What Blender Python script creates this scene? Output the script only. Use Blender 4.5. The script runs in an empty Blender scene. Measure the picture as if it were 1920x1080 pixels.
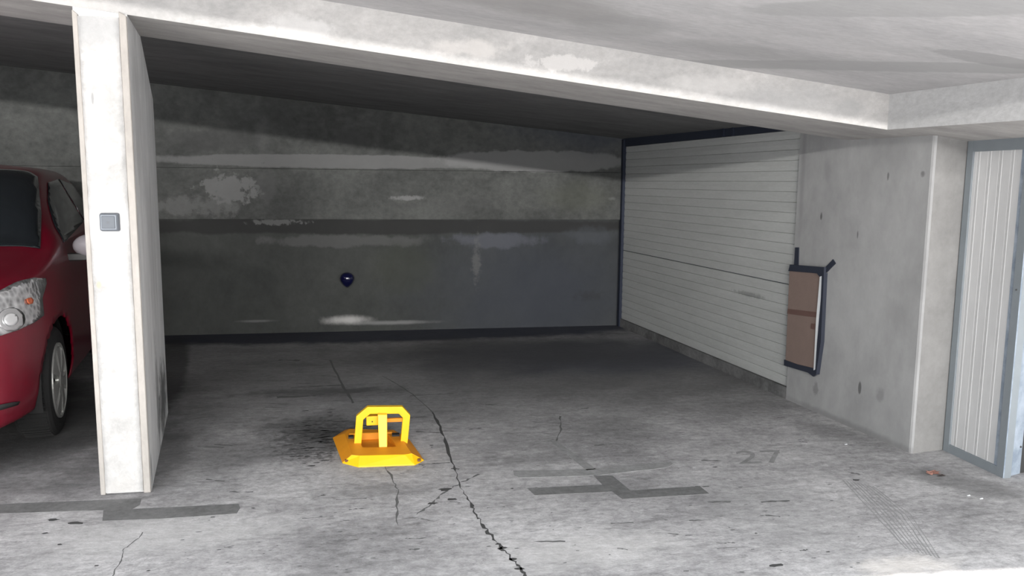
import bpy, bmesh, math, random
import numpy as np
from mathutils import Vector, Matrix, noise
from mathutils.bvhtree import BVHTree
from mathutils.geometry import delaunay_2d_cdt
random.seed(7)
scn = bpy.context.scene
COL = scn.collection

# ------------------------------------------------------------------ camera
F = 1500.0; H = 1.6
def _n(v):
    v = np.array(v, float); return v/np.linalg.norm(v)
_D = F*F/198.0
_up = _n((0.0093*_D, _D, F))
_x = np.array((8520., 120., -F)); _x = _n(_x-_up*_x.dot(_up))
_y = np.cross(_up, _x)
R = np.array([_x, _y, _up])            # world = R @ camera
cam_data = bpy.data.cameras.new('camera')
cam = bpy.data.objects.new('camera', cam_data); COL.objects.link(cam)
cam_data.sensor_width = 36.0; cam_data.lens = F*36/1920; cam_data.clip_start = .05
M = Matrix.Identity(4)
for i in range(3):
    for j in range(3): M[i][j] = R[i, j]
M.translation = (0, 0, H)
cam.matrix_world = M
scn.camera = cam
def on_floor(px, py, z=0.0):           # photo measurement -> point of the place on the plane z
    d = R @ _n((px-960, 540-py, -F)); t = (z-H)/d[2]; return Vector((d[0]*t, d[1]*t, z))
def on_y(px, py, Y):
    d = R @ _n((px-960, 540-py, -F)); t = Y/d[1]; return Vector((d[0]*t, Y, H+d[2]*t))

# ------------------------------------------------------------------ light
scn.view_settings.view_transform = 'Standard'; scn.view_settings.look = 'None'
scn.view_settings.gamma = 1.0; scn.view_settings.use_curve_mapping = False
scn.view_settings.exposure = 0.04
W = bpy.data.worlds.new('sky'); scn.world = W; W.use_nodes = True
bg = W.node_tree.nodes['Background']
bg.inputs[0].default_value = (0.93, 0.97, 1.0, 1); bg.inputs[1].default_value = 1.0
_t = W.node_tree; _tc = _t.nodes.new('ShaderNodeTexCoord'); _sx = _t.nodes.new('ShaderNodeSeparateXYZ'); _mr = _t.nodes.new('ShaderNodeMapRange')   # overcast sky, brighter overhead
_t.links.new(_tc.outputs['Generated'], _sx.inputs[0]); _t.links.new(_sx.outputs['Z'], _mr.inputs[0])
_mr.inputs[1].default_value = .12; _mr.inputs[2].default_value = .95; _mr.inputs[3].default_value = 1.3; _mr.inputs[4].default_value = 5.5
_t.links.new(_mr.outputs[0], bg.inputs[1])
def area(name, loc, target, sx, sy, power, color=(1, 1, 1)):
    l = bpy.data.lights.new(name, 'AREA'); l.shape = 'RECTANGLE'; l.size = sx; l.size_y = sy
    l.energy = power; l.color = color
    o = bpy.data.objects.new(name, l); COL.objects.link(o); o.location = loc
    o.rotation_euler = (Vector(target)-Vector(loc)).to_track_quat('-Z', 'Y').to_euler(); return o
gap = area('daylight_gap', (-.5, -13.0, 3.53), (1, 6, 1.8), 11.0, 0.20, 2600, (1.0, 0.98, 0.95))   # long gap of daylight, sloping like the slabs
_gx = Vector((1, 0, -.113)).normalized(); _gz = -Vector((0, 1, -.07)).normalized(); _gy = _gz.cross(_gx).normalized(); _gz = _gx.cross(_gy)
gap.matrix_world = Matrix(((_gx.x, _gy.x, _gz.x, -.5), (_gx.y, _gy.y, _gz.y, -13.0), (_gx.z, _gy.z, _gz.z, 3.53), (0, 0, 0, 1)))

sun = bpy.data.lights.new('sun', 'SUN'); sun.energy = 12; sun.angle = .02; sun.color = (1, .97, .92)
so = bpy.data.objects.new('sun', sun); COL.objects.link(so)
so.rotation_euler = Vector((.35, .455, -1)).to_track_quat('-Z', 'Y').to_euler()
# ------------------------------------------------------------------ materials
def srgb(r, g, b):
    f = lambda c: (c/255/12.92) if c/255 <= .04045 else ((c/255+.055)/1.055)**2.4
    return (f(r), f(g), f(b), 1)
class NT:
    def __init__(s, name):
        s.m = bpy.data.materials.new(name); s.m.use_nodes = True; s.t = s.m.node_tree
        s.b = s.t.nodes['Principled BSDF']
    def n(s, typ, **kw):
        nd = s.t.nodes.new(typ)
        for k, v in kw.items(): setattr(nd, k, v)
        return nd
    def l(s, a, b): s.t.links.new(a, b)
def simple(name, col, rough=.6, metal=0, coat=0, spec=None, bump=None):
    k = NT(name); k.b.inputs['Base Color'].default_value = col
    k.b.inputs['Roughness'].default_value = rough; k.b.inputs['Metallic'].default_value = metal
    if coat: k.b.inputs['Coat Weight'].default_value = coat; k.b.inputs['Coat Roughness'].default_value = .08
    tc = k.n('ShaderNodeTexCoord'); nz = k.n('ShaderNodeTexNoise'); nz.inputs['Scale'].default_value = 14; nz.inputs['Detail'].default_value = 6
    k.l(tc.outputs['Object'], nz.inputs['Vector'])
    mr = k.n('ShaderNodeMapRange'); mr.inputs[3].default_value = .9; mr.inputs[4].default_value = 1.08
    k.l(nz.outputs['Fac'], mr.inputs[0])
    mx = k.n('ShaderNodeMix', data_type='RGBA', blend_type='MULTIPLY'); mx.inputs[0].default_value = 1
    mx.inputs[6].default_value = col; k.l(mr.outputs[0], mx.inputs[7]); k.l(mx.outputs[2], k.b.inputs['Base Color'])
    if bump:
        bp = k.n('ShaderNodeBump'); bp.inputs['Strength'].default_value = bump; bp.inputs['Distance'].default_value = .004
        nz2 = k.n('ShaderNodeTexNoise'); nz2.inputs['Scale'].default_value = 90; k.l(tc.outputs['Object'], nz2.inputs['Vector'])
        k.l(nz2.outputs['Fac'], bp.inputs['Height']); k.l(bp.outputs[0], k.b.inputs['Normal'])
    return k.m

def concrete(name, dark, light, scale=(1, 1, 1), rough=.85, marks=(), big=1.2, fine=22, streak=None, pits=0.0, bump=.35, contrast=(.35, .68), finec=.22, layers=()):
    """dark/light: the two colours of the mottling. marks: list of
    (centre, radii, rotation about z|None, plane, colour, strength, softness, wobble, wobble scale)"""
    k = NT(name); k.b.inputs['Roughness'].default_value = rough
    k.b.inputs['Specular IOR Level'].default_value = .25
    tc = k.n('ShaderNodeTexCoord')
    mp = k.n('ShaderNodeMapping'); mp.inputs['Scale'].default_value = scale; k.l(tc.outputs['Object'], mp.inputs['Vector'])
    n1 = k.n('ShaderNodeTexNoise'); n1.inputs['Scale'].default_value = big; n1.inputs['Detail'].default_value = 8; n1.inputs['Roughness'].default_value = .62; n1.inputs['Distortion'].default_value = .4
    k.l(mp.outputs[0], n1.inputs['Vector'])
    r1 = k.n('ShaderNodeMapRange'); r1.inputs[1].default_value = contrast[0]; r1.inputs[2].default_value = contrast[1]; k.l(n1.outputs['Fac'], r1.inputs[0])
    mx = k.n('ShaderNodeMix', data_type='RGBA'); mx.inputs[6].default_value = dark; mx.inputs[7].default_value = light
    k.l(r1.outputs[0], mx.inputs[0]); cur = mx.outputs[2]
    n2 = k.n('ShaderNodeTexNoise'); n2.inputs['Scale'].default_value = fine; n2.inputs['Detail'].default_value = 7; n2.inputs['Roughness'].default_value = .7
    k.l(mp.outputs[0], n2.inputs['Vector'])
    r2 = k.n('ShaderNodeMapRange'); r2.inputs[1].default_value = .3; r2.inputs[2].default_value = .7; r2.inputs[3].default_value = 1-finec; r2.inputs[4].default_value = 1+finec
    k.l(n2.outputs['Fac'], r2.inputs[0])
    m2 = k.n('ShaderNodeMix', data_type='RGBA', blend_type='MULTIPLY'); m2.inputs[0].default_value = 1
    k.l(cur, m2.inputs[6]); k.l(r2.outputs[0], m2.inputs[7]); cur = m2.outputs[2]
    for (lsc, nsc, lo_, hi_, m0, m1, dist) in layers:
        lm = k.n('ShaderNodeMapping'); lm.inputs['Scale'].default_value = lsc; k.l(tc.outputs['Object'], lm.inputs['Vector'])
        ln_ = k.n('ShaderNodeTexNoise'); ln_.inputs['Scale'].default_value = nsc; ln_.inputs['Detail'].default_value = 9; ln_.inputs['Roughness'].default_value = .68; ln_.inputs['Distortion'].default_value = dist; k.l(lm.outputs[0], ln_.inputs['Vector'])
        lr = k.n('ShaderNodeMapRange'); lr.inputs[1].default_value = lo_; lr.inputs[2].default_value = hi_; lr.inputs[3].default_value = m0; lr.inputs[4].default_value = m1; k.l(ln_.outputs['Fac'], lr.inputs[0])
        lx = k.n('ShaderNodeMix', data_type='RGBA', blend_type='MULTIPLY'); lx.inputs[0].default_value = 1; k.l(cur, lx.inputs[6]); k.l(lr.outputs[0], lx.inputs[7]); cur = lx.outputs[2]
    for (c, rad, rot, col, strength, soft, wob, wsc) in marks:
        mm = k.n('ShaderNodeMapping', vector_type='TEXTURE')
        mm.inputs['Location'].default_value = c; mm.inputs['Rotation'].default_value = rot; mm.inputs['Scale'].default_value = rad
        nd = k.n('ShaderNodeTexNoise'); nd.inputs['Scale'].default_value = wsc; nd.inputs['Detail'].default_value = 6; nd.inputs['Roughness'].default_value = .65
        k.l(tc.outputs['Object'], nd.inputs['Vector'])
        k.l(tc.outputs['Object'], mm.inputs['Vector'])
        ln = k.n('ShaderNodeVectorMath', operation='LENGTH'); k.l(mm.outputs[0], ln.inputs[0])
        ma = k.n('ShaderNodeMath', operation='MULTIPLY_ADD'); k.l(nd.outputs['Fac'], ma.inputs[0]); ma.inputs[1].default_value = wob*2; ma.inputs[2].default_value = -wob
        ad = k.n('ShaderNodeMath', operation='ADD'); k.l(ma.outputs[0], ad.inputs[0]); k.l(ln.outputs['Value'], ad.inputs[1])
        mr = k.n('ShaderNodeMapRange', interpolation_type='SMOOTHSTEP'); mr.inputs[1].default_value = 1-soft; mr.inputs[2].default_value = 1+soft*.4
        mr.inputs[3].default_value = strength; mr.inputs[4].default_value = 0; k.l(ad.outputs[0], mr.inputs[0])
        m3 = k.n('ShaderNodeMix', data_type='RGBA'); k.l(mr.outputs[0], m3.inputs[0]); k.l(cur, m3.inputs[6]); m3.inputs[7].default_value = col; cur = m3.outputs[2]
    if pits:
        vo = k.n('ShaderNodeTexNoise'); vo.inputs['Scale'].default_value = 11; vo.inputs['Detail'].default_value = 5; vo.inputs['Roughness'].default_value = .7; k.l(mp.outputs[0], vo.inputs['Vector'])
        pr = k.n('ShaderNodeMapRange'); pr.inputs[1].default_value = .68; pr.inputs[2].default_value = .76; pr.inputs[3].default_value = 0; pr.inputs[4].default_value = pits; k.l(vo.outputs['Fac'], pr.inputs[0])
        m4 = k.n('ShaderNodeMix', data_type='RGBA'); k.l(pr.outputs[0], m4.inputs[0]); k.l(cur, m4.inputs[6]); m4.inputs[7].default_value = (dark[0]*.35, dark[1]*.35, dark[2]*.35, 1); cur = m4.outputs[2]
    k.l(cur, k.b.inputs['Base Color'])
    bp = k.n('ShaderNodeBump'); bp.inputs['Strength'].default_value = bump; bp.inputs['Distance'].default_value = .006
    k.l(n2.outputs['Fac'], bp.inputs['Height']); k.l(bp.outputs[0], k.b.inputs['Normal'])
    return k.m
G = lambda v, w=0.0: (v*(1+w), v, v*(1-w), 1)      # grey with a touch of warmth

# ------------------------------------------------------------------ mesh helpers
def link(name, bm, mat, parent=None, smooth=False):
    me = bpy.data.meshes.new(name); bmesh.ops.recalc_face_normals(bm, faces=bm.faces[:])
    bm.to_mesh(me); bm.free()
    for m in (mat if isinstance(mat, (list, tuple)) else [mat]): me.materials.append(m)
    if smooth:
        for p in me.polygons: p.use_smooth = True
    o = bpy.data.objects.new(name, me); COL.objects.link(o)
    if parent is not None: o.parent = parent
    return o
def structure(o): o['kind'] = 'structure'; return o
def thing(name, label, cat, loc=(0, 0, 0), rotz=0, group=None):
    o = bpy.data.objects.new(name, None); COL.objects.link(o); o.location = loc; o.rotation_euler = (0, 0, rotz)
    o.empty_display_size = .1
    o['label'] = label; o['category'] = cat
    if group: o['group'] = group
    return o
def tag(o, label, cat, group=None):
    o['label'] = label; o['category'] = cat
    if group: o['group'] = group
    return o
def hexa(bm, pts, mi=0):               # 8 points: bottom ring 0-3, top ring 4-7
    v = [bm.verts.new(p) for p in pts]
    for f in ((3, 2, 1, 0), (4, 5, 6, 7), (0, 1, 5, 4), (1, 2, 6, 5), (2, 3, 7, 6), (3, 0, 4, 7)):
        bm.faces.new([v[i] for i in f]).material_index = mi
    return v
def box(bm, a, b, mi=0):
    (x0, y0, z0), (x1, y1, z1) = a, b
    return hexa(bm, [(x0, y0, z0), (x1, y0, z0), (x1, y1, z0), (x0, y1, z0), (x0, y0, z1), (x1, y0, z1), (x1, y1, z1), (x0, y1, z1)], mi)
def prism(bm, ring, z0, z1, mi=0):     # plan polygon, z0/z1 numbers or functions of (x, y)
    f0 = z0 if callable(z0) else (lambda x, y: z0); f1 = z1 if callable(z1) else (lambda x, y: z1)
    lo = [bm.verts.new((x, y, f0(x, y))) for x, y in ring]; hi = [bm.verts.new((x, y, f1(x, y))) for x, y in ring]
    bm.faces.new(lo[::-1]).material_index = mi; bm.faces.new(hi).material_index = mi
    n = len(ring)
    for i in range(n): bm.faces.new([lo[i], lo[(i+1) % n], hi[(i+1) % n], hi[i]]).material_index = mi
def bevel(bm, w, seg=2, edges=None):
    bmesh.ops.bevel(bm, geom=edges or bm.edges[:], offset=w, segments=seg, profile=.5, affect='EDGES', clamp_overlap=True)
def loop_strip(bm, pts, width, z, mi=0, rag=0.0, thick=None):   # a flat band following a line on the floor
    pts = [Vector(p) for p in pts]; L = []
    for i in range(len(pts)):
        t = (pts[min(i+1, len(pts)-1)]-pts[max(i-1, 0)]); t.z = 0; t.normalize()
        s = Vector((t.y, -t.x, 0)); w = width*(1+random.uniform(-rag, rag))/2
        L.append((bm.verts.new(pts[i]+s*w+Vector((0, 0, z))), bm.verts.new(pts[i]-s*w+Vector((0, 0, z)))))
    for a, b in zip(L, L[1:]): bm.faces.new([a[0], b[0], b[1], a[1]]).material_index = mi

# planes of the place
YF = 4.22; YB = 8.62
outer = lambda x, y: 2.46-.117*x        # ceiling over the lane
inner = lambda x, y: 2.343-.093*x       # ceiling over the bays
soff = lambda x, y: 2.25-.113*x         # underside of the long beam
SA = Vector((3.19, 4.16, 0)); SB = Vector((2.745, 8.62, 0)); SD = (SB-SA).normalized(); SN = Vector((SD.y, -SD.x, 0))  # right side, SN points into the wall
def side(s, z, out=0.0): p = SA+SD*s-SN*out; return Vector((p.x, p.y, z))
SL = (SB-SA).length
s_door = 1.262

# ------------------------------------------------------------------ floor
Z3 = (0, 0, 0)
def fm(px, py, rx, ry, col, st, soft=.5, wob=.5, wsc=4, rot=0.0):
    p = on_floor(px, py); return ((p.x, p.y, 0), (rx, ry, 1), (0, 0, rot), col, st, soft, wob, wsc)
BR = math.atan2(.18, 1)
floor_marks = [
    fm(800, 690, 4.5, 2.2, G(.15), .6, .7, .5, 1.6),
    fm(1250, 700, 1.6, 1.2, G(.10), .5, .7, .7, 2.5),
    fm(1120, 665, 1.9, .9, (.05, .056, .08, 1), .65, .6, .4, 2),
    fm(60, 800, 1.0, 1.5, G(.035), .85, .7, .4, 2.5),  # shade around the parked car, painted into the floor colour
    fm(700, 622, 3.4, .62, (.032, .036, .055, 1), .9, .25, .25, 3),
    fm(960, 660, 1.9, .8, G(.07), .5, .6, .5, 2),
    fm(318, 690, .16, 1.6, G(.05), .7, .3, .3, 5, BR),
    fm(610, 825, .34, .38, G(.03), .55, .5, 1.5, 22),
    fm(590, 800, .42, .3, G(.06), .5, .6, 1.2, 9),
    fm(600, 735, .7, .12, G(.05), .5, .6, 1.0, 7),
    fm(420, 850, .35, .3, G(.08), .35, .8, .9, 4),
    fm(310, 850, .16, .7, G(.05), .5, .7, .6, 5, BR),
    fm(160, 890, .2, .35, G(.06), .45, .8, .6, 5),
    fm(880, 700, .5, .9, G(.09), .35, .8, .8, 3, BR),
    fm(1800, 905, .35, .16, G(.13), .6, .6, .6, 5, -.9),
    fm(1560, 810, .5, .16, G(.10), .45, .7, .6, 4, -1.2),
    fm(1450, 960, .35, .5, G(.30), .3, .7, 1.0, 5),
    fm(1150, 800, .3, .25, G(.12), .3, .7, 1.2, 9),
    fm(1000, 860, .35, .1, G(.13), .4, .7, 1.4, 8),
    fm(700, 920, .35, .1, G(.16), .35, .7, 1.4, 8),
    fm(300, 1000, .6, .25, G(.62, .01), .35, .8, 1.0, 4),
    fm(1100, 1030, .5, .2, G(.66, .02), .35, .8, 1.0, 5),
    fm(1700, 1060, .25, .09, G(.75, .06), .5, .7, 1.0, 8),  # warm pool of sunlight painted into the floor colour
]
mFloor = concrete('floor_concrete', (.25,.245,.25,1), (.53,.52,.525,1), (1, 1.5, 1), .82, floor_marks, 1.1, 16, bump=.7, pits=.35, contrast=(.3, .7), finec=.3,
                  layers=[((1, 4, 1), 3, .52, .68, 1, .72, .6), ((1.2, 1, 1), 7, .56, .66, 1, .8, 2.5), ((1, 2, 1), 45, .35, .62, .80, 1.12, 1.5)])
mCrack = simple('crack_dirt', G(.05), .95); mCrackL = simple('crack_soft', G(.12), .95)
bm = bmesh.new()
box(bm, (-9, -14, -.25), (8, 9.2, 0))
def jitter(pix, n=5, amp=.006):
    P = [on_floor(*p) for p in pix]; out = []
    for a, b in zip(P, P[1:]):
        for i in range(n):
            q = a.lerp(b, i/n); out.append(q+Vector((random.uniform(-amp, amp), random.uniform(-amp, amp), 0)))
    return out+[P[-1]]
loop_strip(bm, jitter([(717, 705), (745, 720), (773, 739), (811, 773)], 4, .004), .010, .0008, 2, .5)
loop_strip(bm, jitter([(811, 773), (830, 812), (847, 867), (862, 909), (883, 948), (898, 973)], 7, .008), .013, .0009, 1, .85)
loop_strip(bm, jitter([(898, 973), (915, 997), (931, 1019), (941, 1028), (960, 1049), (975, 1066), (990, 1090)], 6, .008), .011, .0009, 1, .95)
loop_strip(bm, jitter([(619, 675), (641, 720), (662, 756)], 6, .005), .016, .0008, 2, .5)
loop_strip(bm, jitter([(896, 890), (868, 903), (841, 918), (812, 941), (781, 965)], 6, .008), .009, .0008, 2, .95)
loop_strip(bm, jitter([(722, 872), (735, 895), (745, 918), (744, 950), (747, 986)], 5, .008), .008, .0008, 2, .9)
loop_strip(bm, jitter([(268, 998), (262, 1008), (240, 1024), (230, 1032), (228, 1048), (220, 1062), (210, 1082)], 4, .004), .004, .0008, 2, .6)
loop_strip(bm, jitter([(1050, 780), (1052, 805), (1040, 830)], 5, .006), .008, .0008, 2, .8)
for (x0, y0, x1, y1, w) in ((545, 727, 641, 722, .02), (520, 745, 592, 742, .035), (555, 719, 590, 719, .012), (523, 675, 562, 676, .03), (770, 742, 850, 738, .012), (1590, 885, 1612, 890, .012),):
    loop_strip(bm, jitter([(x0, y0), (x1, y1)], 9, .006), w, .0008, 2, .8)
for i in range(70):
    x0 = random.uniform(330, 1500); y0 = random.uniform(690, 1060); dx_ = random.uniform(12, 60)
    loop_strip(bm, jitter([(x0, y0), (x0+dx_, y0+random.uniform(-4, 4))], 5, .004), random.uniform(.003, .012), .0008, 2, .9)
for i in range(9):
    t_ = i*7
    loop_strip(bm, jitter([(1580+t_, 900+t_*.2), (1640+t_*1.2, 965), (1700+t_*1.1, 1030+t_*.3)], 5, .002), .005, .0008, 3, .6)
def blotch(bm, px, py, r, mi, asp=2.0):
    c = on_floor(px, py); n = 9; vs = []
    for i in range(n):
        a = 2*math.pi*i/n; rr = r*random.uniform(.55, 1.2); vs.append(bm.verts.new((c.x+rr*asp*math.cos(a), c.y+rr*math.sin(a), .0009)))
    bm.faces.new(vs).material_index = mi
for p in ((140, 981, .022), (100, 975, .016), (86, 1000, .008), (112, 1021, .007), (181, 1061, .006), (278, 1070, .005), (398, 970, .006), (960, 916, .007), (941, 1028, .012), (961, 1049, .012), (975, 1066, .011),
          (809, 835, .007), (810, 839, .006), (793, 873, .006), (795, 876, .006), (814, 869, .006), (835, 918, .02), (812, 944, .014), (847, 936, .016), (620, 780, .008), (1456, 1060, .016), (1553, 1035, .006), (1340, 876, .009), (1606, 900, .012), (475, 953, .006)):
    blotch(bm, *p, 1)
for i in range(190):                     # wet specks beside the barrier
    a = random.gauss(0, 1); b = random.gauss(0, 1)
    blotch(bm, 600+a*27, 818+b*22, random.uniform(.003, .011), 1, random.uniform(1.5, 4.5))
for i in range(260):
    blotch(bm, random.uniform(330, 1650), random.uniform(690, 1075), random.uniform(.002, .005), 2, random.uniform(1, 4))
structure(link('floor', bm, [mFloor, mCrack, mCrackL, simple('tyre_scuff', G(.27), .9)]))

# dark strips where old lines were painted over
mStrip = concrete('painted_over_strip', G(.125), G(.19), (1, 1, 1), .9, (), 3, 30, bump=.2)
mFaint = concrete('faded_grey_paint', G(.22), G(.30), (1, 1, 1), .9, (), 4, 30, bump=.2)
def poly_mark(name, polys, label, mat, cat='floor marking', group=None, z=.0016):
    bm = bmesh.new()
    for P in polys:
        q = [on_floor(*p) for p in P]
        v0 = [bm.verts.new((a.x, a.y, 0.0)) for a in q]; v1 = [bm.verts.new((a.x, a.y, z)) for a in q]
        bm.faces.new(v1); n = len(q)
        for i in range(n): bm.faces.new([v0[i], v0[(i+1) % n], v1[(i+1) % n], v1[i]])
    return tag(link(name, bm, mat), label, cat, group)
poly_mark('painted_strip', [[(-150, 957), (0, 946), (60, 943), (170, 939), (265, 935), (262, 947), (247, 955), (350, 950), (447, 945), (450, 952), (444, 963), (300, 973), (192, 977), (194, 957), (120, 959), (0, 963), (-150, 972)]],
          'long dark grey painted strip on the floor in front of the white pillar', mStrip)
poly_mark('painted_strip', [[(1113, 892), (1148, 892), (1182, 920), (1312, 912), (1330, 926), (1167, 936), (1148, 922), (1003, 929), (989, 916), (1130, 909)]],
          'dark grey painted step-shaped strip on the floor at the bay corner, nearest the camera', mStrip)
poly_mark('painted_strip', [[(962, 883), (1102, 880), (1258, 866), (1262, 871), (1250, 877), (1115, 892), (975, 896), (964, 892)]],
          'faded grey crossbar strip on the floor just behind the step-shaped strip', mFaint)
poly_mark('painted_strip', [[(1030, 826), (1037, 823), (1118, 880), (1100, 882)], ],
          'narrow slanting grey dividing strip on the floor running back from the crossbar', mFaint)
cu = bpy.data.curves.new('number', 'FONT'); cu.body = '27'; cu.size = 1; cu.align_x = 'CENTER'; cu.align_y = 'CENTER'; cu.resolution_u = 6
tmp = bpy.data.objects.new('number_tmp', cu); COL.objects.link(tmp)
dg = bpy.context.evaluated_depsgraph_get(); me = bpy.data.meshes.new_from_object(tmp.evaluated_get(dg)); bpy.data.objects.remove(tmp)
xs = [v.co.x for v in me.vertices]; ys = [v.co.y for v in me.vertices]
c00 = on_floor(1385, 870); c10 = on_floor(1482, 868); c01 = on_floor(1378, 846); c11 = on_floor(1462, 844)
for v in me.vertices:
    a = (v.co.x-min(xs))/(max(xs)-min(xs)); b = (v.co.y-min(ys))/(max(ys)-min(ys))
    p = (c00.lerp(c10, a)).lerp(c01.lerp(c11, a), b); v.co = (p.x, p.y, .0015+v.co.z)
me.materials.append(mFaint)
o = bpy.data.objects.new('painted_number', me); COL.objects.link(o)
tag(o, 'faint worn painted number 27 on the floor of the right bay', 'floor marking')

# ------------------------------------------------------------------ walls, ceilings and beams
def wm(px, py, rx, rz, col, st, soft=.4, wob=.6, wsc=4):
    p = on_y(px, py, YB); return ((p.x, YB, p.z), (rx, 5, rz), Z3, col, st, soft, wob, wsc)
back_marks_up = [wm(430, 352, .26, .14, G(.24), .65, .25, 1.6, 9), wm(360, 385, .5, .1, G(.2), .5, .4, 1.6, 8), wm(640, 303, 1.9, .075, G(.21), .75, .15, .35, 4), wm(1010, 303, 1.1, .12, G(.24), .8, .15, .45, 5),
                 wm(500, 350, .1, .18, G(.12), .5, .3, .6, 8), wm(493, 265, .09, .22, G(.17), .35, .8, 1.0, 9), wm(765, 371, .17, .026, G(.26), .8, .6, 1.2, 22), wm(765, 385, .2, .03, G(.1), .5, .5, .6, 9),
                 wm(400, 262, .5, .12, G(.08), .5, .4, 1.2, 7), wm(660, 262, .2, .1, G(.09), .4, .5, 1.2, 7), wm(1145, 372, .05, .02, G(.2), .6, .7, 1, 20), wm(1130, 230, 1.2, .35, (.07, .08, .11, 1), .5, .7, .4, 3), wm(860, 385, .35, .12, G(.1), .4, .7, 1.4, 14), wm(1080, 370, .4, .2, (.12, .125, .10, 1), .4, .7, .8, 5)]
back_marks_lo = [wm(1020, 560, 1.5, 1.0, (.056, .062, .080, 1), .7, .9, .35, 2.5), wm(700, 425, 3.6, .085, G(.035), .8, .25, .5, 3), wm(640, 452, .9, .07, G(.13), .6, .35, 1.0, 5), wm(930, 450, .5, .09, (.13, .135, .16, 1), .6, .4, 1.0, 5), wm(1110, 440, .3, .1, (.11, .12, .14, 1), .3, .5, .9, 5),  # wide thin dark band: shadow under the ledge, painted into the wall colour
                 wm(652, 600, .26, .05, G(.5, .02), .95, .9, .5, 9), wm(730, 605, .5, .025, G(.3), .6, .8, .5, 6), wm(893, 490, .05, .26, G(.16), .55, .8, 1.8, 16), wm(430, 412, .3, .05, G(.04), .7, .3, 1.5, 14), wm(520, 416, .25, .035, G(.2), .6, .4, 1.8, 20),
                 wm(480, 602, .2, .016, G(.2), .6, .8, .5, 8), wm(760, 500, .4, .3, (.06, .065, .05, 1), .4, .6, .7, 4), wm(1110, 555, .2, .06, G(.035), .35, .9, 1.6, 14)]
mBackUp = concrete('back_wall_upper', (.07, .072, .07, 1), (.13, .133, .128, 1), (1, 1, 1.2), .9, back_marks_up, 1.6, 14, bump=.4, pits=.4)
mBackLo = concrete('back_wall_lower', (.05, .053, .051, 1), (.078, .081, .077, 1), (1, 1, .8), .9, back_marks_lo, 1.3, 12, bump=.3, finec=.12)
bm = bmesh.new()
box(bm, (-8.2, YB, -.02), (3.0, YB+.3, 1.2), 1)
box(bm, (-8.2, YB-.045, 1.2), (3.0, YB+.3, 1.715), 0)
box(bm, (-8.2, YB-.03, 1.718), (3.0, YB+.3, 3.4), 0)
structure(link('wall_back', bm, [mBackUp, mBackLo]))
mDirty = concrete('side_concrete', G(.3), G(.42), (1, 1, 1), .9, (), 1.6, 20)
bm = bmesh.new(); box(bm, (-8.4, 3.6, -.02), (-8.2, 9, 3.4)); structure(link('wall_left', bm, mDirty))

def sm(px, py, r, rz, col, st, soft=.5, wob=.7, wsc=8):
    from_n = np.array(SN); d = R @ _n((px-960, 540-py, -F)); t = (np.array(SA)-np.array((0, 0, H))).dot(from_n)/d.dot(from_n)
    q = np.array((0, 0, H))+d*t; return ((q[0], q[1], q[2]), (3, r, rz), Z3, col, st, soft, wob, wsc)
wr_marks = [sm(1612, 727, .016, .045, G(.09), .8, .3, .3), sm(1530, 730, .03, .05, G(.16), .55, .5, 1.2, 25), sm(1650, 740, .035, .05, G(.2), .5, .7, 1, 20),
            sm(1540, 405, .012, .03, G(.08), .8, .5, .6, 20), sm(1552, 320, .05, .08, G(.22), .4, .8, .6, 8), sm(1680, 590, .08, .09, G(.25), .3, .8, .8, 8), sm(1608, 440, .008, .03, G(.1), .7, .5, .6, 20),
            sm(1665, 330, .01, .03, G(.1), .7, .5, .8, 20), sm(1730, 325, .02, .02, G(.1), .6, .5, .9, 20), sm(1600, 800, 1.0, .03, G(.15), .5, .9, .6, 9), sm(1680, 290, .15, .12, G(.24), .35, .8, .8, 6), sm(1505, 330, .03, .6, G(.2), .4, .9, .5, 6)]
mWR = concrete('right_wall_concrete', G(.31), G(.40), (1, 1, .6), .9, wr_marks, 1.6, 12, bump=.15, finec=.07)
mWRe = concrete('right_wall_edge', G(.23, .02), G(.28, .02), (1, 1, 1), .9, (), 3, 20, bump=.2, pits=.4, finec=.08)
bm = bmesh.new()
a = side(0, 0); b = side(s_door, 0); c = b+SN*.3; 
prism(bm, [(a.x, a.y), (b.x, b.y), (3.45, b.y+.06), (3.45, 4.20), (3.366, 4.19)], -.02, lambda x, y: 2.02, 0)
bm.faces.ensure_lookup_table()
for f in bm.faces:
    cc = f.calc_center_median()
    if cc.y < 4.2 and cc.x > 3.2: f.material_index = 1
bm.edges.ensure_lookup_table()
ed = [e for e in bm.edges if abs(e.verts[0].co.x-a.x) < 1e-4 and abs(e.verts[1].co.x-a.x) < 1e-4]
bevel(bm, .018, 2, ed)
structure(link('wall_right', bm, [mWR, mWRe]))
mHid = concrete('store_wall', G(.4), G(.5), (1, 1, 1), .9, (), 2, 20)
bm = bmesh.new()
prism(bm, [(3.45, 4.3), (5.9, 4.3), (5.9, 9.2), (2.9, 9.2), (2.9, 8.9), (3.45, 8.9)], -.02, lambda x, y: 2.1)
structure(link('wall_garage', bm, mHid))
bm = bmesh.new(); box(bm, (5.9, -1, -.02), (6.1, 4.4, 3)); structure(link('wall_side', bm, mHid))

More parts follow.
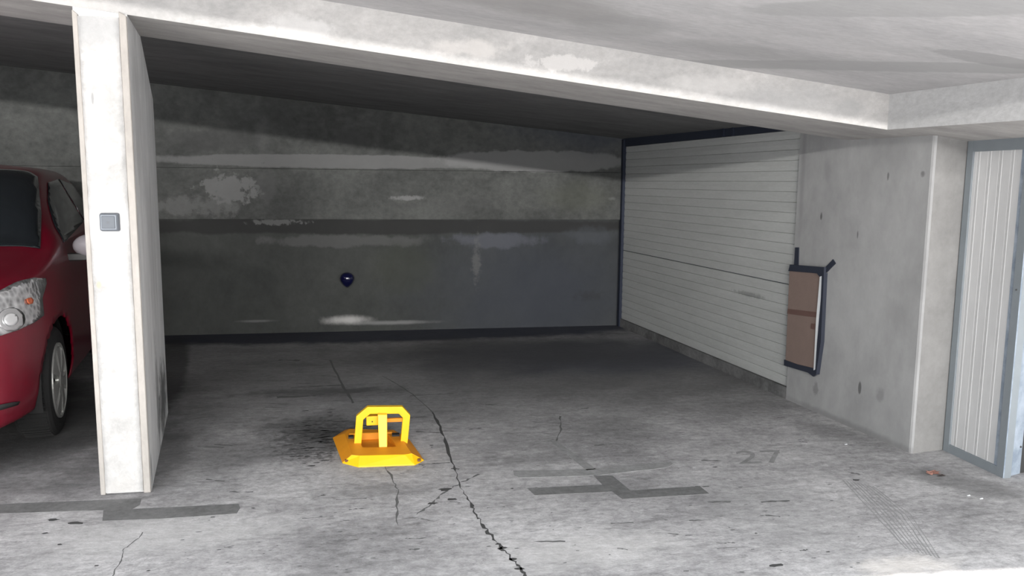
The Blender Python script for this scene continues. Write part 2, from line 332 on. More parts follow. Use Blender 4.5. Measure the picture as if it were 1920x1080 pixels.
def cm(px, py, z, rx, ry, rot, col, st, soft=.4, wob=.4, wsc=3):
    p = on_floor(px, py, z); return ((p.x, p.y, p.z), (rx, ry, 9), (0, 0, rot), col, st, soft, wob, wsc)
ceil_marks = [cm(1640, 115, 2.2, 1.5, .12, -.75, G(.32), .8, .15, .35, 4), cm(1400, 95, 2.25, .35, .15, -.1, G(.28), .5, .7, .8, 4), cm(1000, 40, 2.3, .5, .3, .1, G(.27, .02), .6, .5, .6, 4), cm(1860, 120, 2.13, .3, .1, 0, G(.28), .7, .15, .5, 5),
              cm(1700, 60, 2.15, .6, .14, -.75, G(.32), .7, .15, .35, 4), cm(1160, 60, 2.3, .2, .3, .5, G(.3), .4, .3, .3, 4)]
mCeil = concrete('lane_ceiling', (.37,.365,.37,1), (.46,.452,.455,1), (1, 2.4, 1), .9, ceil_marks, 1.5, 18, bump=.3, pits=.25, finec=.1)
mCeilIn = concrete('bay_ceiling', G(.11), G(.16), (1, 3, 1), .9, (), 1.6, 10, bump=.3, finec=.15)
bm = bmesh.new()
prism(bm, [(-8.4, 1.75), (3.3, 1.75), (3.3, YF+.2), (-8.4, YF+.2)], outer, lambda x, y: outer(x, y)+.25)
structure(link('ceiling', bm, mCeil))
bm = bmesh.new()
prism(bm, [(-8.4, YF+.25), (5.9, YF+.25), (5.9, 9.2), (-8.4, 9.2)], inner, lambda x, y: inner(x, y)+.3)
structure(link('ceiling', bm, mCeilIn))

def bmk(px, py, rx, rz, col, st, soft=.4, wob=.6, wsc=4):
    p = on_y(px, py, YF); return ((p.x, YF, p.z), (rx, 3, rz), Z3, col, st, soft, wob, wsc)
beam_marks = [bmk(1050, 118, .20, .04, G(.72, .03), .75, .3, 1.3, 16), bmk(1330, 160, .25, .06, G(.72, .03), .5, .6, 1.0, 10), bmk(560, 50, .2, .06, G(.8, .02), .5, .5, 1.2, 12),
              bmk(1480, 190, .4, .09, G(.45), .4, .7, .8, 6), bmk(1590, 205, .12, .06, G(.38), .5, .7, .9, 8), bmk(880, 90, .2, .05, G(.85, .05), .5, .6, 1.0, 10), bmk(20, 5, .5, .05, G(.5, .03), .5, .8, .8, 8)]
mBeam = concrete('beam_face', G(.44, .02), G(.58, .03), (1, 1, 1.6), .88, beam_marks, 2.2, 26, bump=.3, pits=.3, finec=.12)
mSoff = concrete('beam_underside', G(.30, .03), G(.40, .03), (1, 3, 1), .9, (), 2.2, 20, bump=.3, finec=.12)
bm = bmesh.new()
prism(bm, [(-8.4, YF), (2.925, YF), (2.925, 4.9), (-8.4, 4.9)], soff, lambda x, y: outer(x, y)+.02)
for f in bm.faces:
    f.normal_update()
    if abs(f.normal.z) > .8: f.material_index = 1
    if f.calc_center_median().y > 4.8: f.material_index = 2
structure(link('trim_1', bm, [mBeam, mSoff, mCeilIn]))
mBeam2 = concrete('cross_beam', G(.46), G(.56), (1, 1, 1.6), .9, (), 2.2, 26, bump=.3, pits=.2, finec=.12)
bm = bmesh.new()
prism(bm, [(2.925, YF), (3.17, 1.75), (3.6, 1.75), (3.6, 4.9), (2.925, 4.9)], soff, lambda x, y: 2.4)
prism(bm, [(3.6, 1.75), (6.1, 1.75), (6.1, 4.45), (3.6, 4.45)], 1.85, lambda x, y: 2.4)
for f in bm.faces:
    f.normal_update()
    if abs(f.normal.z) > .8: f.material_index = 1
structure(link('trim_2', bm, [mBeam2, mSoff]))

# ------------------------------------------------------------------ roller door (door_1)
mSlat = concrete('slat_white', (.46,.47,.46,1), (.52,.53,.52,1), (.6, .6, 3), .55, [sm(1400, 552, .25, .02, G(.12), .5, .6, 1.0, 25), sm(1380, 715, .3, .06, G(.2, .12), .4, .8, 1.0, 12), sm(1420, 740, .5, .03, G(.1), .6, .8, .8, 12)], 2.5, 30, bump=.1, finec=.06)
mFrameD = simple('dark_blue_grey_steel', srgb(44, 50, 66), .5, .3)
mGap = simple('header_navy_steel', srgb(40, 46, 60), .7)  # dark navy is the header panel's own colour
mKick = concrete('threshold_concrete', G(.10), G(.2), (1, 1, 1), .9, (), 4, 30)
door = thing('door_1', 'wide white horizontal-slat roller door in the right side of the bay', 'door'); del door['label']; del door['category']; door['kind'] = 'structure'
bm = bmesh.new()
prof = []
z = .09; top = 2.0; pitch = .0768
while z < top:
    zt = min(z+pitch, top)
    prof += [(z+.0005, -.024), (z+.003, -.018), ((z+zt)/2, -.0155), (zt-.002, -.018), (zt-.0005, -.024)]
    z = zt
s0, s1 = s_door+.005, SL-.09
L = [[bm.verts.new(side(s, zz, oo)) for zz, oo in prof] for s in (s0, s1)]
for i in range(len(prof)-1): bm.faces.new([L[0][i], L[1][i], L[1][i+1], L[0][i+1]])
B_ = [[bm.verts.new(side(s, zz, -.06)) for zz in (prof[0][0], prof[-1][0])] for s in (s0, s1)]
bm.faces.new([B_[0][0], B_[0][1], B_[1][1], B_[1][0]]); bm.faces.new([L[0][0], B_[0][0], B_[1][0], L[1][0]]); bm.faces.new([L[0][-1], L[1][-1], B_[1][1], B_[0][1]])
link('slat_curtain', bm, mSlat, door)
def sbox(bm, s0, s1, z0, z1, o0, o1):
    hexa(bm, [side(s0, z0, o0), side(s1, z0, o0), side(s1, z0, o1), side(s0, z0, o1), side(s0, z1, o0), side(s1, z1, o0), side(s1, z1, o1), side(s0, z1, o1)])
bm = bmesh.new(); sbox(bm, s0, s1, .475-.006, .475+.004, -.014, -.020) ; 
for zz in (): pass
bm.free()
bm = bmesh.new(); sbox(bm, s0, s1, .862, .866, -.02, -.0145); link('slat_joint', bm, mFrameD, door)
bm = bmesh.new(); sbox(bm, SL-.09, SL-.035, 0, 2.08, -.06, .015); bevel(bm, .004, 1); link('guide_rail', bm, mFrameD, door)
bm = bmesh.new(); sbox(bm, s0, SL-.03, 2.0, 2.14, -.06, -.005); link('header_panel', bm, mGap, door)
bm = bmesh.new(); sbox(bm, s0, SL-.09, 0, .088, -.06, .0); link('threshold', bm, mKick, door)
bm = bmesh.new()
for s in (s0+.9, s0+1.05): sbox(bm, s, s+.02, 2.0, 2.12, -.004, .012)
link('bracket', bm, mFrameD, door)
bm = bmesh.new(); sbox(bm, s0, SL, -.02, 2.3, -.3, -.07); structure(link('wall_behind_door', bm, mHid))

# ------------------------------------------------------------------ pillar
mPil = concrete('pillar_plaster', G(.42, .02), G(.56, .02), (1, 1, 1), .8, [
    ((0.000, -.02, 1.37), (.12, 1, .13), Z3, G(.62), .7, .15, .3, 14), ((0.000, -.02, 2.3), (.14, 1, .09), Z3, G(.4, -.01), .6, .5, .5, 5), ((-0.030, -.02, 2.18), (.08, 1, .025), Z3, G(.7, .03), .8, .3, 1.0, 20),
    ((0.010, -.02, .5), (.05, 1, .1), Z3, G(.5, .03), .4, .7, 1.8, 40), ((-0.020, -.02, .05), (.09, 1, .05), Z3, G(.55, .04), .4, .8, 1.2, 14), ((-0.070, -.02, 1.08), (.012, 1, .02), Z3, G(.45, .3), .7, .5, .8, 20), ((-0.050, -.02, 1.98), (.006, 1, .03), Z3, G(.3), .7, .3, .4, 20)],
    4, 26, bump=.9, pits=.6, finec=.12, contrast=(.3, .6))
mPilE = concrete('pillar_edge', G(.35, .07), G(.44, .07), (1, 1, .5), .85, (), 5, 30, bump=.3, finec=.08)
def pm(y, z, ry, rz, col, st, soft=.6, wob=.6, wsc=6): return ((0, y-4.22, z), (2, ry, rz), Z3, col, st, soft, wob, wsc)
mPilS = concrete('pillar_side', G(.7), G(.86), (2, 3, .3), .88, [pm(5.3, .22, .38, .24, G(.07), .85, .7, 1.1, 8), pm(4.9, .3, .16, .36, G(.12), .6, .8, 1.1, 8), pm(4.5, 1.9, .3, .5, G(.45), .5, .8, .8, 5), pm(5.0, 1.2, .3, .5, G(.5), .4, .8, .8, 5), pm(4.27, .1, .03, .1, G(.1), .6, .5, .6, 9)], 3, 24, bump=.3, finec=.12)
pil = thing('pillar', 'white plastered flat concrete pillar between the red car and the empty bays', 'pillar', (-1.25, 4.22, 0))
def P_(x, y, z): return (x+1.25, y-4.22, z)
bm = bmesh.new()
xl, xr = -1.372, -1.132; dx = -.178
zt = lambda x, y: soff(x, y)
# core with the upper back corner cut away
ring = [(4.225, 0), (5.70, 0), (5.72, 2.02), (5.70, 2.12), (4.88, 2.42), (4.225, 2.42)]
vv = []
for s_, xo in ((0, xl), (1, xr)):
    row = []
    for (y, z_) in ring:
        x = xo+dx*(y-4.225); row.append(bm.verts.new(P_(x, y, z_)))
    vv.append(row)
bm.faces.new(vv[0]); bm.faces.new(vv[1][::-1])
for i in range(len(ring)):
    j = (i+1) % len(ring); bm.faces.new([vv[0][i], vv[1][i], vv[1][j], vv[0][j]])
link('shaft', bm, mPilS, pil)
def zb_(x): return 2.402-.113*(x+1.25)-.001
bm = bmesh.new()
for x0, x1 in ((xl, xl+.024), (xr-.034, xr)):
    hexa(bm, [P_(x0, 4.205, 0), P_(x1, 4.205, 0), P_(x1, 4.226, 0), P_(x0, 4.226, 0), P_(x0, 4.2085, 2.39), P_(x1, 4.2085, 2.37), P_(x1, 4.226, 2.37), P_(x0, 4.226, 2.39)])
bevel(bm, .003, 1); link('edge_strip', bm, mPilE, pil)
bm = bmesh.new(); n = 60
xa, xb = xl+.026, xr-.035
rows = []
for i in range(n+1):
    z_ = .012+(2.36-.012)*i/n; row = []
    for j in range(7):
        x = xa+(xb-xa)*j/6; e = 0
        if j in (0, 6): e = .004
        y = 4.198+e+.003*noise.noise(Vector((x*9, z_*5, 0)))+ (.004 if z_ > 1.5 else 0)
        row.append(bm.verts.new(P_(x+(random.uniform(-.0015, .0015) if j in (0, 6) else 0), y, z_)))
    rows.append(row)
for i in range(n):
    for j in range(6): bm.faces.new([rows[i][j], rows[i][j+1], rows[i+1][j+1], rows[i+1][j]])
for i in range(n):
    for j in (0, 6):
        a0, a1 = rows[i][j], rows[i+1][j]
        b0 = bm.verts.new((a0.co.x, .006, a0.co.z)); b1 = bm.verts.new((a1.co.x, .006, a1.co.z)); bm.faces.new([a0, a1, b1, b0])
r0 = rows[0]; bm.faces.new([r0[0], r0[6], bm.verts.new((r0[6].co.x, .006, r0[6].co.z)), bm.verts.new((r0[0].co.x, .006, r0[0].co.z))])
link('plaster_face', bm, mPil, pil, True)

# light switch
mSw = simple('switch_grey', srgb(98, 103, 110), .5); mSwL = simple('switch_light', srgb(128, 134, 142), .4)
sw = thing('light_switch', 'square grey surface-mounted light switch on the white pillar', 'switch', (-1.25, 4.197, 1.39))
def rbox(name, w, h, y0, y1, mat, par, bv=.006, cx=0, cz=0, taper=0):
    bm = bmesh.new(); t = taper
    hexa(bm, [(cx-w/2+t, y0, cz-h/2+t), (cx+w/2-t, y0, cz-h/2+t), (cx+w/2, y1, cz-h/2), (cx-w/2, y1, cz-h/2), (cx-w/2+t, y0, cz+h/2-t), (cx+w/2-t, y0, cz+h/2-t), (cx+w/2, y1, cz+h/2), (cx-w/2, y1, cz+h/2)])
    bevel(bm, bv, 3); return link(name, bm, mat, par)
rbox('housing', .092, .092, -.026, 0.004, mSw, sw, .009, taper=.004)
rbox('bezel', .074, .074, -.031, -.02, mSwL, sw, .004)
rk = rbox('rocker', .060, .060, -.035, -.025, mSw, sw, .003)
bm = bmesh.new()
for dz in (-.003, .003): box(bm, (-.006, -.0358, dz-.0008), (.006, -.034, dz+.0008))
link('symbol', bm, simple('switch_mark', G(.12), .6), rk)

# dark knob on back wall
mKnob = simple('glossy_navy_rubber', srgb(14, 16, 52), .12, 0, 1)
bm = bmesh.new()
prof2 = [(.0, -.082), (.014, -.078), (.034, -.060), (.058, -.034), (.072, -.004), (.075, .02), (.066, .048), (.044, .070), (.02, .079), (0, .081)]
rings = []
for r_, z_ in prof2:
    rings.append([bm.verts.new((r_*math.cos(2*math.pi*i/32), r_*math.sin(2*math.pi*i/32)*.8, z_)) for i in range(32)] if r_ > 0 else [bm.verts.new((0, 0, z_))])
for a_, b_ in zip(rings, rings[1:]):
    for i in range(32):
        if len(a_) == 1: bm.faces.new([a_[0], b_[i], b_[(i+1) % 32]])
        elif len(b_) == 1: bm.faces.new([a_[i], a_[(i+1) % 32], b_[0]])
        else: bm.faces.new([a_[i], a_[(i+1) % 32], b_[(i+1) % 32], b_[i]])
ballo = link('wall_knob', bm, mKnob, None, True); ballo.location = (-.249, YB-.058, .563)
tag(ballo, 'small glossy dark navy rounded knob fixed low on the back wall', 'knob')

# ------------------------------------------------------------------ cardboard on the right wall
mCard = simple('brown_cardboard', srgb(130, 112, 104), .85, bump=.3); mBand = simple('brown_parcel_tape', srgb(108, 84, 78), .5)
mTape = simple('dark_grey_tape', srgb(50, 54, 66), .45); mWhite = simple('white_foam_edge', srgb(235, 238, 240), .5)
cb = thing('cardboard_sheet', 'tall piece of brown cardboard taped with dark tape to the right concrete wall', 'cardboard')
def srf(s): return s    # position along the wall
def spoly(name, pts, o0, o1, mat, par, bv=0):
    bm = bmesh.new()
    a_ = [bm.verts.new(side(s, z_, o0)) for s, z_ in pts]; b_ = [bm.verts.new(side(s, z_, o1)) for s, z_ in pts]
    bm.faces.new(a_); bm.faces.new(b_[::-1]); n_ = len(pts)
    for i in range(n_): bm.faces.new([a_[i], a_[(i+1) % n_], b_[(i+1) % n_], b_[i]])
    if bv: bevel(bm, bv, 2)
    return link(name, bm, mat, par)
def S(px, py):                           # point on the right wall plane -> (s, z)
    n_ = np.array(SN); d = R @ _n((px-960, 540-py, -F)); t = (np.array(SA)-np.array((0, 0, H))).dot(n_)/d.dot(n_)
    q = np.array((0, 0, H))+d*t; return ((Vector(q)-SA).dot(SD), q[2])
E_ = [S(1484, 505), S(1543, 513), S(1533, 697), S(1476, 684)]
spoly('board', E_, .001, .018, mCard, cb, .003)
spoly('parcel_band', [S(1481, 579), S(1535, 585), S(1534, 595), S(1480, 588)], .018, .0195, mBand, cb)
spoly('parcel_band', [S(1525, 606), S(1533, 607), S(1532, 618), S(1524, 616)], .018, .0195, mBand, cb)
spoly('white_edge', [S(1543, 516), S(1548, 519), S(1546, 560), S(1538, 650), S(1535, 692), S(1531, 694), S(1536, 600)], .002, .026, mWhite, cb, .002)
spoly('tape_strip', [S(1487, 496), S(1552, 501), S(1551, 514), S(1543, 519), S(1538, 512), S(1484, 508)], .010, .028, mTape, cb, .001)
spoly('tape_strip', [S(1492, 464), S(1499, 464), S(1498, 498), S(1490, 498)], .001, .006, mTape, cb)
spoly('tape_strip', [S(1547, 503), S(1563, 486), S(1568, 494), S(1551, 511)], .001, .006, mTape, cb)
spoly('tape_strip', [S(1548, 512), S(1552, 512), S(1546, 640), S(1537, 702), S(1535, 699), S(1539, 640), S(1546, 560)], .001, .030, mTape, cb)
spoly('tape_strip', [S(1475, 674), S(1500, 683), S(1535, 691), S(1538, 700), S(1530, 706), S(1520, 698), S(1475, 685)], .010, .024, mTape, cb, .001)

# ------------------------------------------------------------------ steel store box on the right (door_2)
mSteel = simple('grey_steel_frame', srgb(138, 145, 150), .5, .15, bump=.1)
mGalv = concrete('galvanised_steel', srgb(130, 142, 156), srgb(170, 180, 192), (1, 1, 1), .38, (), 9, 40, bump=.1, finec=.06)
mRib = concrete('ribbed_white_sheet', G(.56), G(.62), (1, 1, .3), .5, (), 3, 20, bump=.05, finec=.04)
gx = 3.43
g = thing('door_2', '', ''); del g['label']; del g['category']; g['kind'] = 'structure'
bm = bmesh.new()                          # left side frame
box(bm, (gx, 4.145, 0), (gx+.05, 4.19, 1.90)); box(bm, (gx, 3.715, 0), (gx+.05, 3.765, 1.90)); box(bm, (gx+.001, 3.765, 0), (gx+.05, 4.145, .052)); box(bm, (gx+.001, 3.765, 1.80), (gx+.05, 4.145, 1.90))
link('frame', bm, mSteel, g)
bm = bmesh.new(); ny = 120; y0, y1 = 3.765, 4.147; pr = []
for i in range(ny+1):
    u = i/ny; ph = (u*4.6) % 1; d_ = 0
    if ph < .12: d_ = .0022*math.sin(ph/.12*math.pi)
    elif .24 < ph < .30: d_ = -.0012
    pr.append((gx+.012-d_, y0+(y1-y0)*u))
lo = [bm.verts.new((x, y, .052)) for x, y in pr]; hi = [bm.verts.new((x, y, 1.80)) for x, y in pr]
for i in range(ny): bm.faces.new([lo[i], lo[i+1], hi[i+1], hi[i]])
bk = [bm.verts.new((gx+.04, y, z_)) for y in (y0, y1) for z_ in (.052, 1.8)]; bm.faces.new([bk[0], bk[1], bk[3], bk[2]])
link('ribbed_panel', bm, mRib, g)
bm = bmesh.new(); hexa(bm, [(gx, 3.712, 0), (3.585, 3.765, 0), (3.585, 3.80, 0), (gx+.01, 3.80, 0), (gx, 3.712, 1.9), (3.585, 3.765, 1.9), (3.585, 3.80, 1.9), (gx+.01, 3.80, 1.9)])
bevel(bm, .003, 1); link('jamb', bm, mGalv, g)
bm = bmesh.new()
for z_ in (.16, 1.02, 1.75):
    bmesh.ops.create_icosphere(bm, subdivisions=2, radius=.006, matrix=Matrix.Translation((3.565, 3.757, z_)))
bmesh.ops.create_icosphere(bm, subdivisions=2, radius=.005, matrix=Matrix.Translation((gx-.001, 3.74, 1.05)))
link('rivet', bm, simple('rivet_dark', G(.05), .5), g)
d3 = thing('door_3', '', ''); del d3['label']; del d3['category']; d3['kind'] = 'structure'
bm = bmesh.new(); n_ = 40; x0, x1 = 3.62, 5.85; yy = 3.80
pr = []
for i in range(n_*8+1):
    u = i/(n_*8); ph = (u*n_/2) % 1; pr.append((x0+(x1-x0)*u, yy-(.012 if ph > .5 else 0)))
lo = [bm.verts.new((x, y, .02)) for x, y in pr]; hi = [bm.verts.new((x, y, 1.88)) for x, y in pr]
for i in range(len(pr)-1): bm.faces.new([lo[i], lo[i+1], hi[i+1], hi[i]])
bk = [bm.verts.new((x, yy+.04, z_)) for x in (x0, x1) for z_ in (.02, 1.88)]; bm.faces.new([bk[0], bk[1], bk[3], bk[2]])
link('ribbed_panel', bm, mRib, d3)
bm = bmesh.new(); box(bm, (3.587, 3.775, 0), (3.62, 3.82, 1.9)); link('frame', bm, simple('black_gap_frame', G(.04), .6), d3)

# ------------------------------------------------------------------ yellow parking barrier
mYel = simple('safety_yellow_paint', srgb(245, 192, 10), .42, 0, .2); mYelD = simple('worn_yellow_orange_paint', srgb(228, 148, 28), .5)
mDarkM = simple('black_recess', G(.02), .7)
bx, by = .03, 4.62
bar = thing('parking_barrier', 'low yellow steel folding parking barrier standing in the left bay', 'barrier', (bx, by, 0))
def Lb(px, py, z=0): p = on_floor(px, py, z); return (p.x-bx, p.y-by, z)
base = [Lb(642, 869), Lb(672, 877), Lb(778, 873), Lb(795, 864), Lb(768, 826), Lb(746, 812), Lb(648, 807), Lb(624, 822)]
topr = [Lb(659, 853, .055), Lb(674, 854, .055), Lb(758, 852, .055), Lb(772, 850, .055), Lb(752, 821, .055), Lb(738, 806, .055), Lb(655, 804, .055), Lb(646, 813, .055)]
bm = bmesh.new()
b0 = [bm.verts.new((x, y, 0)) for x, y, _ in base]; b1 = [bm.verts.new((x, y, .006)) for x, y, _ in base]; t1 = [bm.verts.new(p) for p in topr]
n_ = 8; bm.faces.new(b0[::-1])
for i in range(n_):
    j = (i+1) % n_; bm.faces.new([b0[i], b0[j], b1[j], b1[i]]); f = bm.faces.new([b1[i], b1[j], t1[j], t1[i]])
    if i not in (0, 1, 2): f.material_index = 1
# top plate with a sunken middle
cen = Vector((sum(p[0] for p in topr)/8, sum(p[1] for p in topr)/8, .055))
t2 = [bm.verts.new(Vector(p).lerp(cen, .42)+Vector((0, .05, 0))) for p in topr]; t3 = [bm.verts.new((v.co.x, v.co.y, .02)) for v in t2]
for i in range(n_):
    j = (i+1) % n_
    bm.faces.new([t1[i], t1[j], t2[j], t2[i]]).material_index = 1
    bm.faces.new([t2[i], t2[j], t3[j], t3[i]]).material_index = 1
bm.faces.new(t3).material_index = 1
bs = link('base', bm, [mYel, mYelD], bar)
mdd = bs.modifiers.new('edge', 'BEVEL'); mdd.width = .003; mdd.segments = 2; mdd.limit_method = 'ANGLE'
bm = bmesh.new()
bm.free(); mBolt = simple('rusty_bolt', srgb(120, 80, 60), .7)
for (px, py) in ((650, 866), (786, 865)):
    bm = bmesh.new(); p = Lb(px, py, .012); bmesh.ops.create_cone(bm, cap_ends=True, segments=6, radius1=.011, radius2=.011, depth=.012, matrix=Matrix.Translation((p[0], p[1], .02)))
    link('bolt', bm, mBolt, bar)
YH = 4.70
def flat_bar(bm, pts, closed, w, y0, y1):   # pts in x,z ; a flat bar of width w
    pts = [Vector((p[0], 0, p[1])) for p in pts]; n_ = len(pts); O = []; I = []
    for i in range(n_):
        a_ = pts[i]-pts[i-1] if i > 0 else pts[1]-pts[0]; b_ = pts[i+1]-pts[i] if i < n_-1 else pts[-1]-pts[-2]
        a_.normalize(); b_.normalize(); t_ = (a_+b_).normalized(); nn = Vector((t_.z, 0, -t_.x)); k_ = 1/max(.5, nn.dot(Vector((a_.z, 0, -a_.x))))
        O.append(pts[i]); I.append(pts[i]+nn*w*k_)
    rows = [[bm.verts.new((p.x, y, p.z)) for p in Q] for Q in (O, I) for y in (y0, y1)]
    Oa, Ob, Ia, Ib = rows
    for i in range(n_-1):
        bm.faces.new([Oa[i], Oa[i+1], Ia[i+1], Ia[i]]); bm.faces.new([Ob[i], Ib[i], Ib[i+1], Ob[i+1]])
        bm.faces.new([Oa[i], Ob[i], Ob[i+1], Oa[i+1]]); bm.faces.new([Ia[i], Ia[i+1], Ib[i+1], Ib[i]])
    for e_ in (0, -1): bm.faces.new([Oa[e_], Ia[e_], Ib[e_], Ob[e_]])
def HB(px, py, Y=YH): p = on_y(px, py, Y); return (p.x-bx, p.z)
bm = bmesh.new()
flat_bar(bm, [HB(663, 842), HB(668, 779), HB(689, 761.5), HB(754, 761), HB(769, 777), HB(763, 840)], False, .043, YH-by-.02, YH-by+.02)
bevel(bm, .003, 2); link('hoop', bm, mYel, bar)
bm = bmesh.new(); y_ = 4.60
q = [HB(711, 849, y_), HB(726, 849, y_), HB(726, 776, 4.66), HB(708, 776, 4.66)]
hexa(bm, [(q[0][0], y_-by-.02, q[0][1]), (q[1][0], y_-by-.02, q[1][1]), (q[1][0], y_-by+.02, q[1][1]), (q[0][0], y_-by+.02, q[0][1]), (q[3][0], 4.66-by-.012, q[3][1]), (q[2][0], 4.66-by-.012, q[2][1]), (q[2][0], 4.66-by+.02, q[2][1]), (q[3][0], 4.66-by+.02, q[3][1])])
bevel(bm, .003, 2); link('prop_bar', bm, mYel, bar)
bm = bmesh.new(); a_ = HB(687, 796, 4.72); b_ = HB(709, 778, 4.72); box(bm, (a_[0], .075, a_[1]), (b_[0], .13, b_[1])); bevel(bm, .004, 2); lb = link('lock_box', bm, mYel, bar)
bm = bmesh.new(); p = HB(698, 791, 4.69); bmesh.ops.create_cone(bm, cap_ends=True, segments=16, radius1=.004, radius2=.004, depth=.004, matrix=Matrix.Translation((p[0], .0745, p[1]))@Matrix.Rotation(math.pi/2, 4, 'X')); link('keyhole', bm, mDarkM, lb)
bm = bmesh.new(); a_ = HB(709, 791, 4.74); b_ = HB(757, 782, 4.74); box(bm, (a_[0], .1, a_[1]), (b_[0], .12, b_[1])); bevel(bm, .002, 1); link('cross_bar', bm, mYelD, bar)
bm = bmesh.new(); a_ = HB(655, 822, 4.86); b_ = HB(736, 808, 4.86); box(bm, (a_[0], .22, .02), (b_[0], .25, b_[1])); bevel(bm, .003, 1); link('pivot_bar', bm, mYelD, bar)
for (px, py, w_) in ((658, 822, .03), (742, 818, .045)):
    bm = bmesh.new(); p = Lb(px, py, .05); box(bm, (p[0]-w_/2, p[1]-.02, .04), (p[0]+w_/2, p[1]+.02, .066))
    link('hinge_block', bm, mDarkM, bar)

# ------------------------------------------------------------------ red car
exec_car = True
mRed = simple('dark_red_paint', srgb(112, 1, 30), .35, .1, .4); mGlass = simple('dark_glass', (.012, .015, .018, 1), .06, 0, .6)
mBlk = simple('black_plastic', G(.02), .5); mTyre = simple('tyre_rubber', G(.009), .85); mHub = simple('silver_hubcap', srgb(190, 190, 186), .35, .5)
mArch = simple('arch_black', G(.008), .9)
CB = Vector((-.177, .984, 0)).normalized(); CL = Vector((CB.y, -CB.x, 0))
WU, WV = .95, .90
CO = Vector((-1.945, 5.34, 0))-CB*WU-CL*WV
car = thing('car', 'dark red hatchback parked nose out behind the white pillar', 'car', CO, math.atan2(CL.y, CL.x))
# local axes of the car: x = lateral (positive towards the pillar), y = backwards from the nose
def interp(xs, ys, u):
    # smooth monotone-ish interpolation
    i = max(0, min(len(xs)-2, int(np.searchsorted(xs, u))-1)); h = xs[i+1]-xs[i]; t = (u-xs[i])/h
    def m(k):
        if k == 0: return (ys[1]-ys[0])/(xs[1]-xs[0])
        if k == len(xs)-1: return (ys[-1]-ys[-2])/(xs[-1]-xs[-2])
        a = (ys[k]-ys[k-1])/(xs[k]-xs[k-1]); b = (ys[k+1]-ys[k])/(xs[k+1]-xs[k])
        return 0 if a*b <= 0 else 2*a*b/(a+b)
    return (2*t**3-3*t**2+1)*ys[i]+(t**3-2*t**2+t)*h*m(i)+(-2*t**3+3*t**2)*ys[i+1]+(t**3-t**2)*h*m(i+1)
KU = [0, .03, .10, .25, .5, .95, 1.25, 1.6, 2.05, 2.5, 3.2, 3.8, 4.15, 4.28, 4.33]
T = dict(
 w=[.40, .52, .66, .79, .87, .93, .935, .935, .94, .94, .93, .90, .82, .74, .60],       # widest half width
 zw=[.56, .56, .58, .60, .62, .64, .66, .67, .67, .67, .68, .70, .72, .74, .74],
 wb=[.34, .46, .60, .73, .81, .87, .875, .87, .87, .87, .855, .82, .74, .64, .50],    # shoulder
 zb=[.72, .78, .85, .93, 1.00, 1.06, 1.12, 1.19, 1.21, 1.22, 1.24, 1.25, 1.20, 1.05, .92],
 wr=[.22, .30, .40, .52, .60, .66, .68, .66, .63, .63, .61, .58, .50, .42, .32],
 zr=[.75, .82, .90, .98, 1.05, 1.11, 1.17, 1.39, 1.60, 1.645, 1.64, 1.57, 1.32, 1.10, .94],
 zc=[.76, .83, .92, 1.00, 1.08, 1.14, 1.20, 1.45, 1.675, 1.715, 1.70, 1.62, 1.36, 1.12, .95],
 zl=[.30, .26, .24, .23, .23, .22, .22, .22, .22, .22, .22, .23, .26, .30, .34])
def ring_at(u):
    g_ = {k: interp(KU, v, u) for k, v in T.items()}
    w, wb, wr = g_['w'], g_['wb'], g_['wr']
    K = [(0, g_['zl']), (w*.55, g_['zl']), (w*.9, g_['zl']+.015), (w*.975, g_['zl']+.10), (w, g_['zw']-.12), (w*.998, g_['zw']+.1), (wb*1.012, g_['zb']-.08), (wb*.985, g_['zb']), (wb+(wr-wb)*.5, g_['zb']+(g_['zr']-g_['zb'])*.52), (wr, g_['zr']), (wr*.62, g_['zr']+(g_['zc']-g_['zr'])*.7), (0, g_['zc'])]
    # Catmull-Rom through K
    P = [np.array(k) for k in K]; P = [P[0]*np.array((-1, 1)) + 0*P[0]] + P + [P[-2]*np.array((-1, 1))]
    P[0] = np.array((-K[1][0], K[1][1])); out = []
    for i in range(1, len(P)-2):
        for q in range(6):
            t = q/6; a, b, c, d = P[i-1], P[i], P[i+1], P[i+2]
            out.append(.5*((2*b)+(-a+c)*t+(2*a-5*b+4*c-d)*t*t+(-a+3*b-3*c+d)*t**3))
    out.append(P[-2]); return out
NU = 150
us = [4.33*(i/NU) for i in range(NU+1)]; us = sorted(set(us+[.006, .014, .045, .07]))
bm = bmesh.new(); rows = []
for u in us:
    rg = ring_at(u); full = [(x, z) for x, z in rg]+[(-x, z) for x, z in rg[-2:0:-1]]
    rows.append([bm.verts.new((x, u, z)) for x, z in full])
nr = len(rows[0])
for a_, b_ in zip(rows, rows[1:]):
    for i in range(nr): bm.faces.new([a_[i], a_[(i+1) % nr], b_[(i+1) % nr], b_[i]])
bm.faces.new(rows[0]); bm.faces.new(rows[-1][::-1])
bmesh.ops.recalc_face_normals(bm, faces=bm.faces[:])
bvh = BVHTree.FromBMesh(bm)
AR = .405; wheels = [(WU, .34), (WU+2.62, .34)]
kill = []
for v in bm.verts:
    for (wu, wz) in wheels:
        r_ = math.hypot(v.co.y-wu, v.co.z-wz)
        if abs(v.co.x) > .55 and abs(r_-AR) < .018 and v.co.z > .2:
            s_ = AR/r_; v.co.y = wu+(v.co.y-wu)*s_; v.co.z = wz+(v.co.z-wz)*s_
for f in bm.faces:
    c_ = f.calc_center_median()
    for (wu, wz) in wheels:
        if abs(c_.x) > .55 and math.hypot(c_.y-wu, c_.z-wz) < AR: kill.append(f); break
bmesh.ops.delete(bm, geom=kill, context='FACES')
body = link('body', bm, mRed, car, True)
sd = body.modifiers.new('t', 'SOLIDIFY'); sd.thickness = .012
Minv = Matrix.Rotation(-car.rotation_euler.z, 4, 'Z') @ Matrix.Translation(-CO)
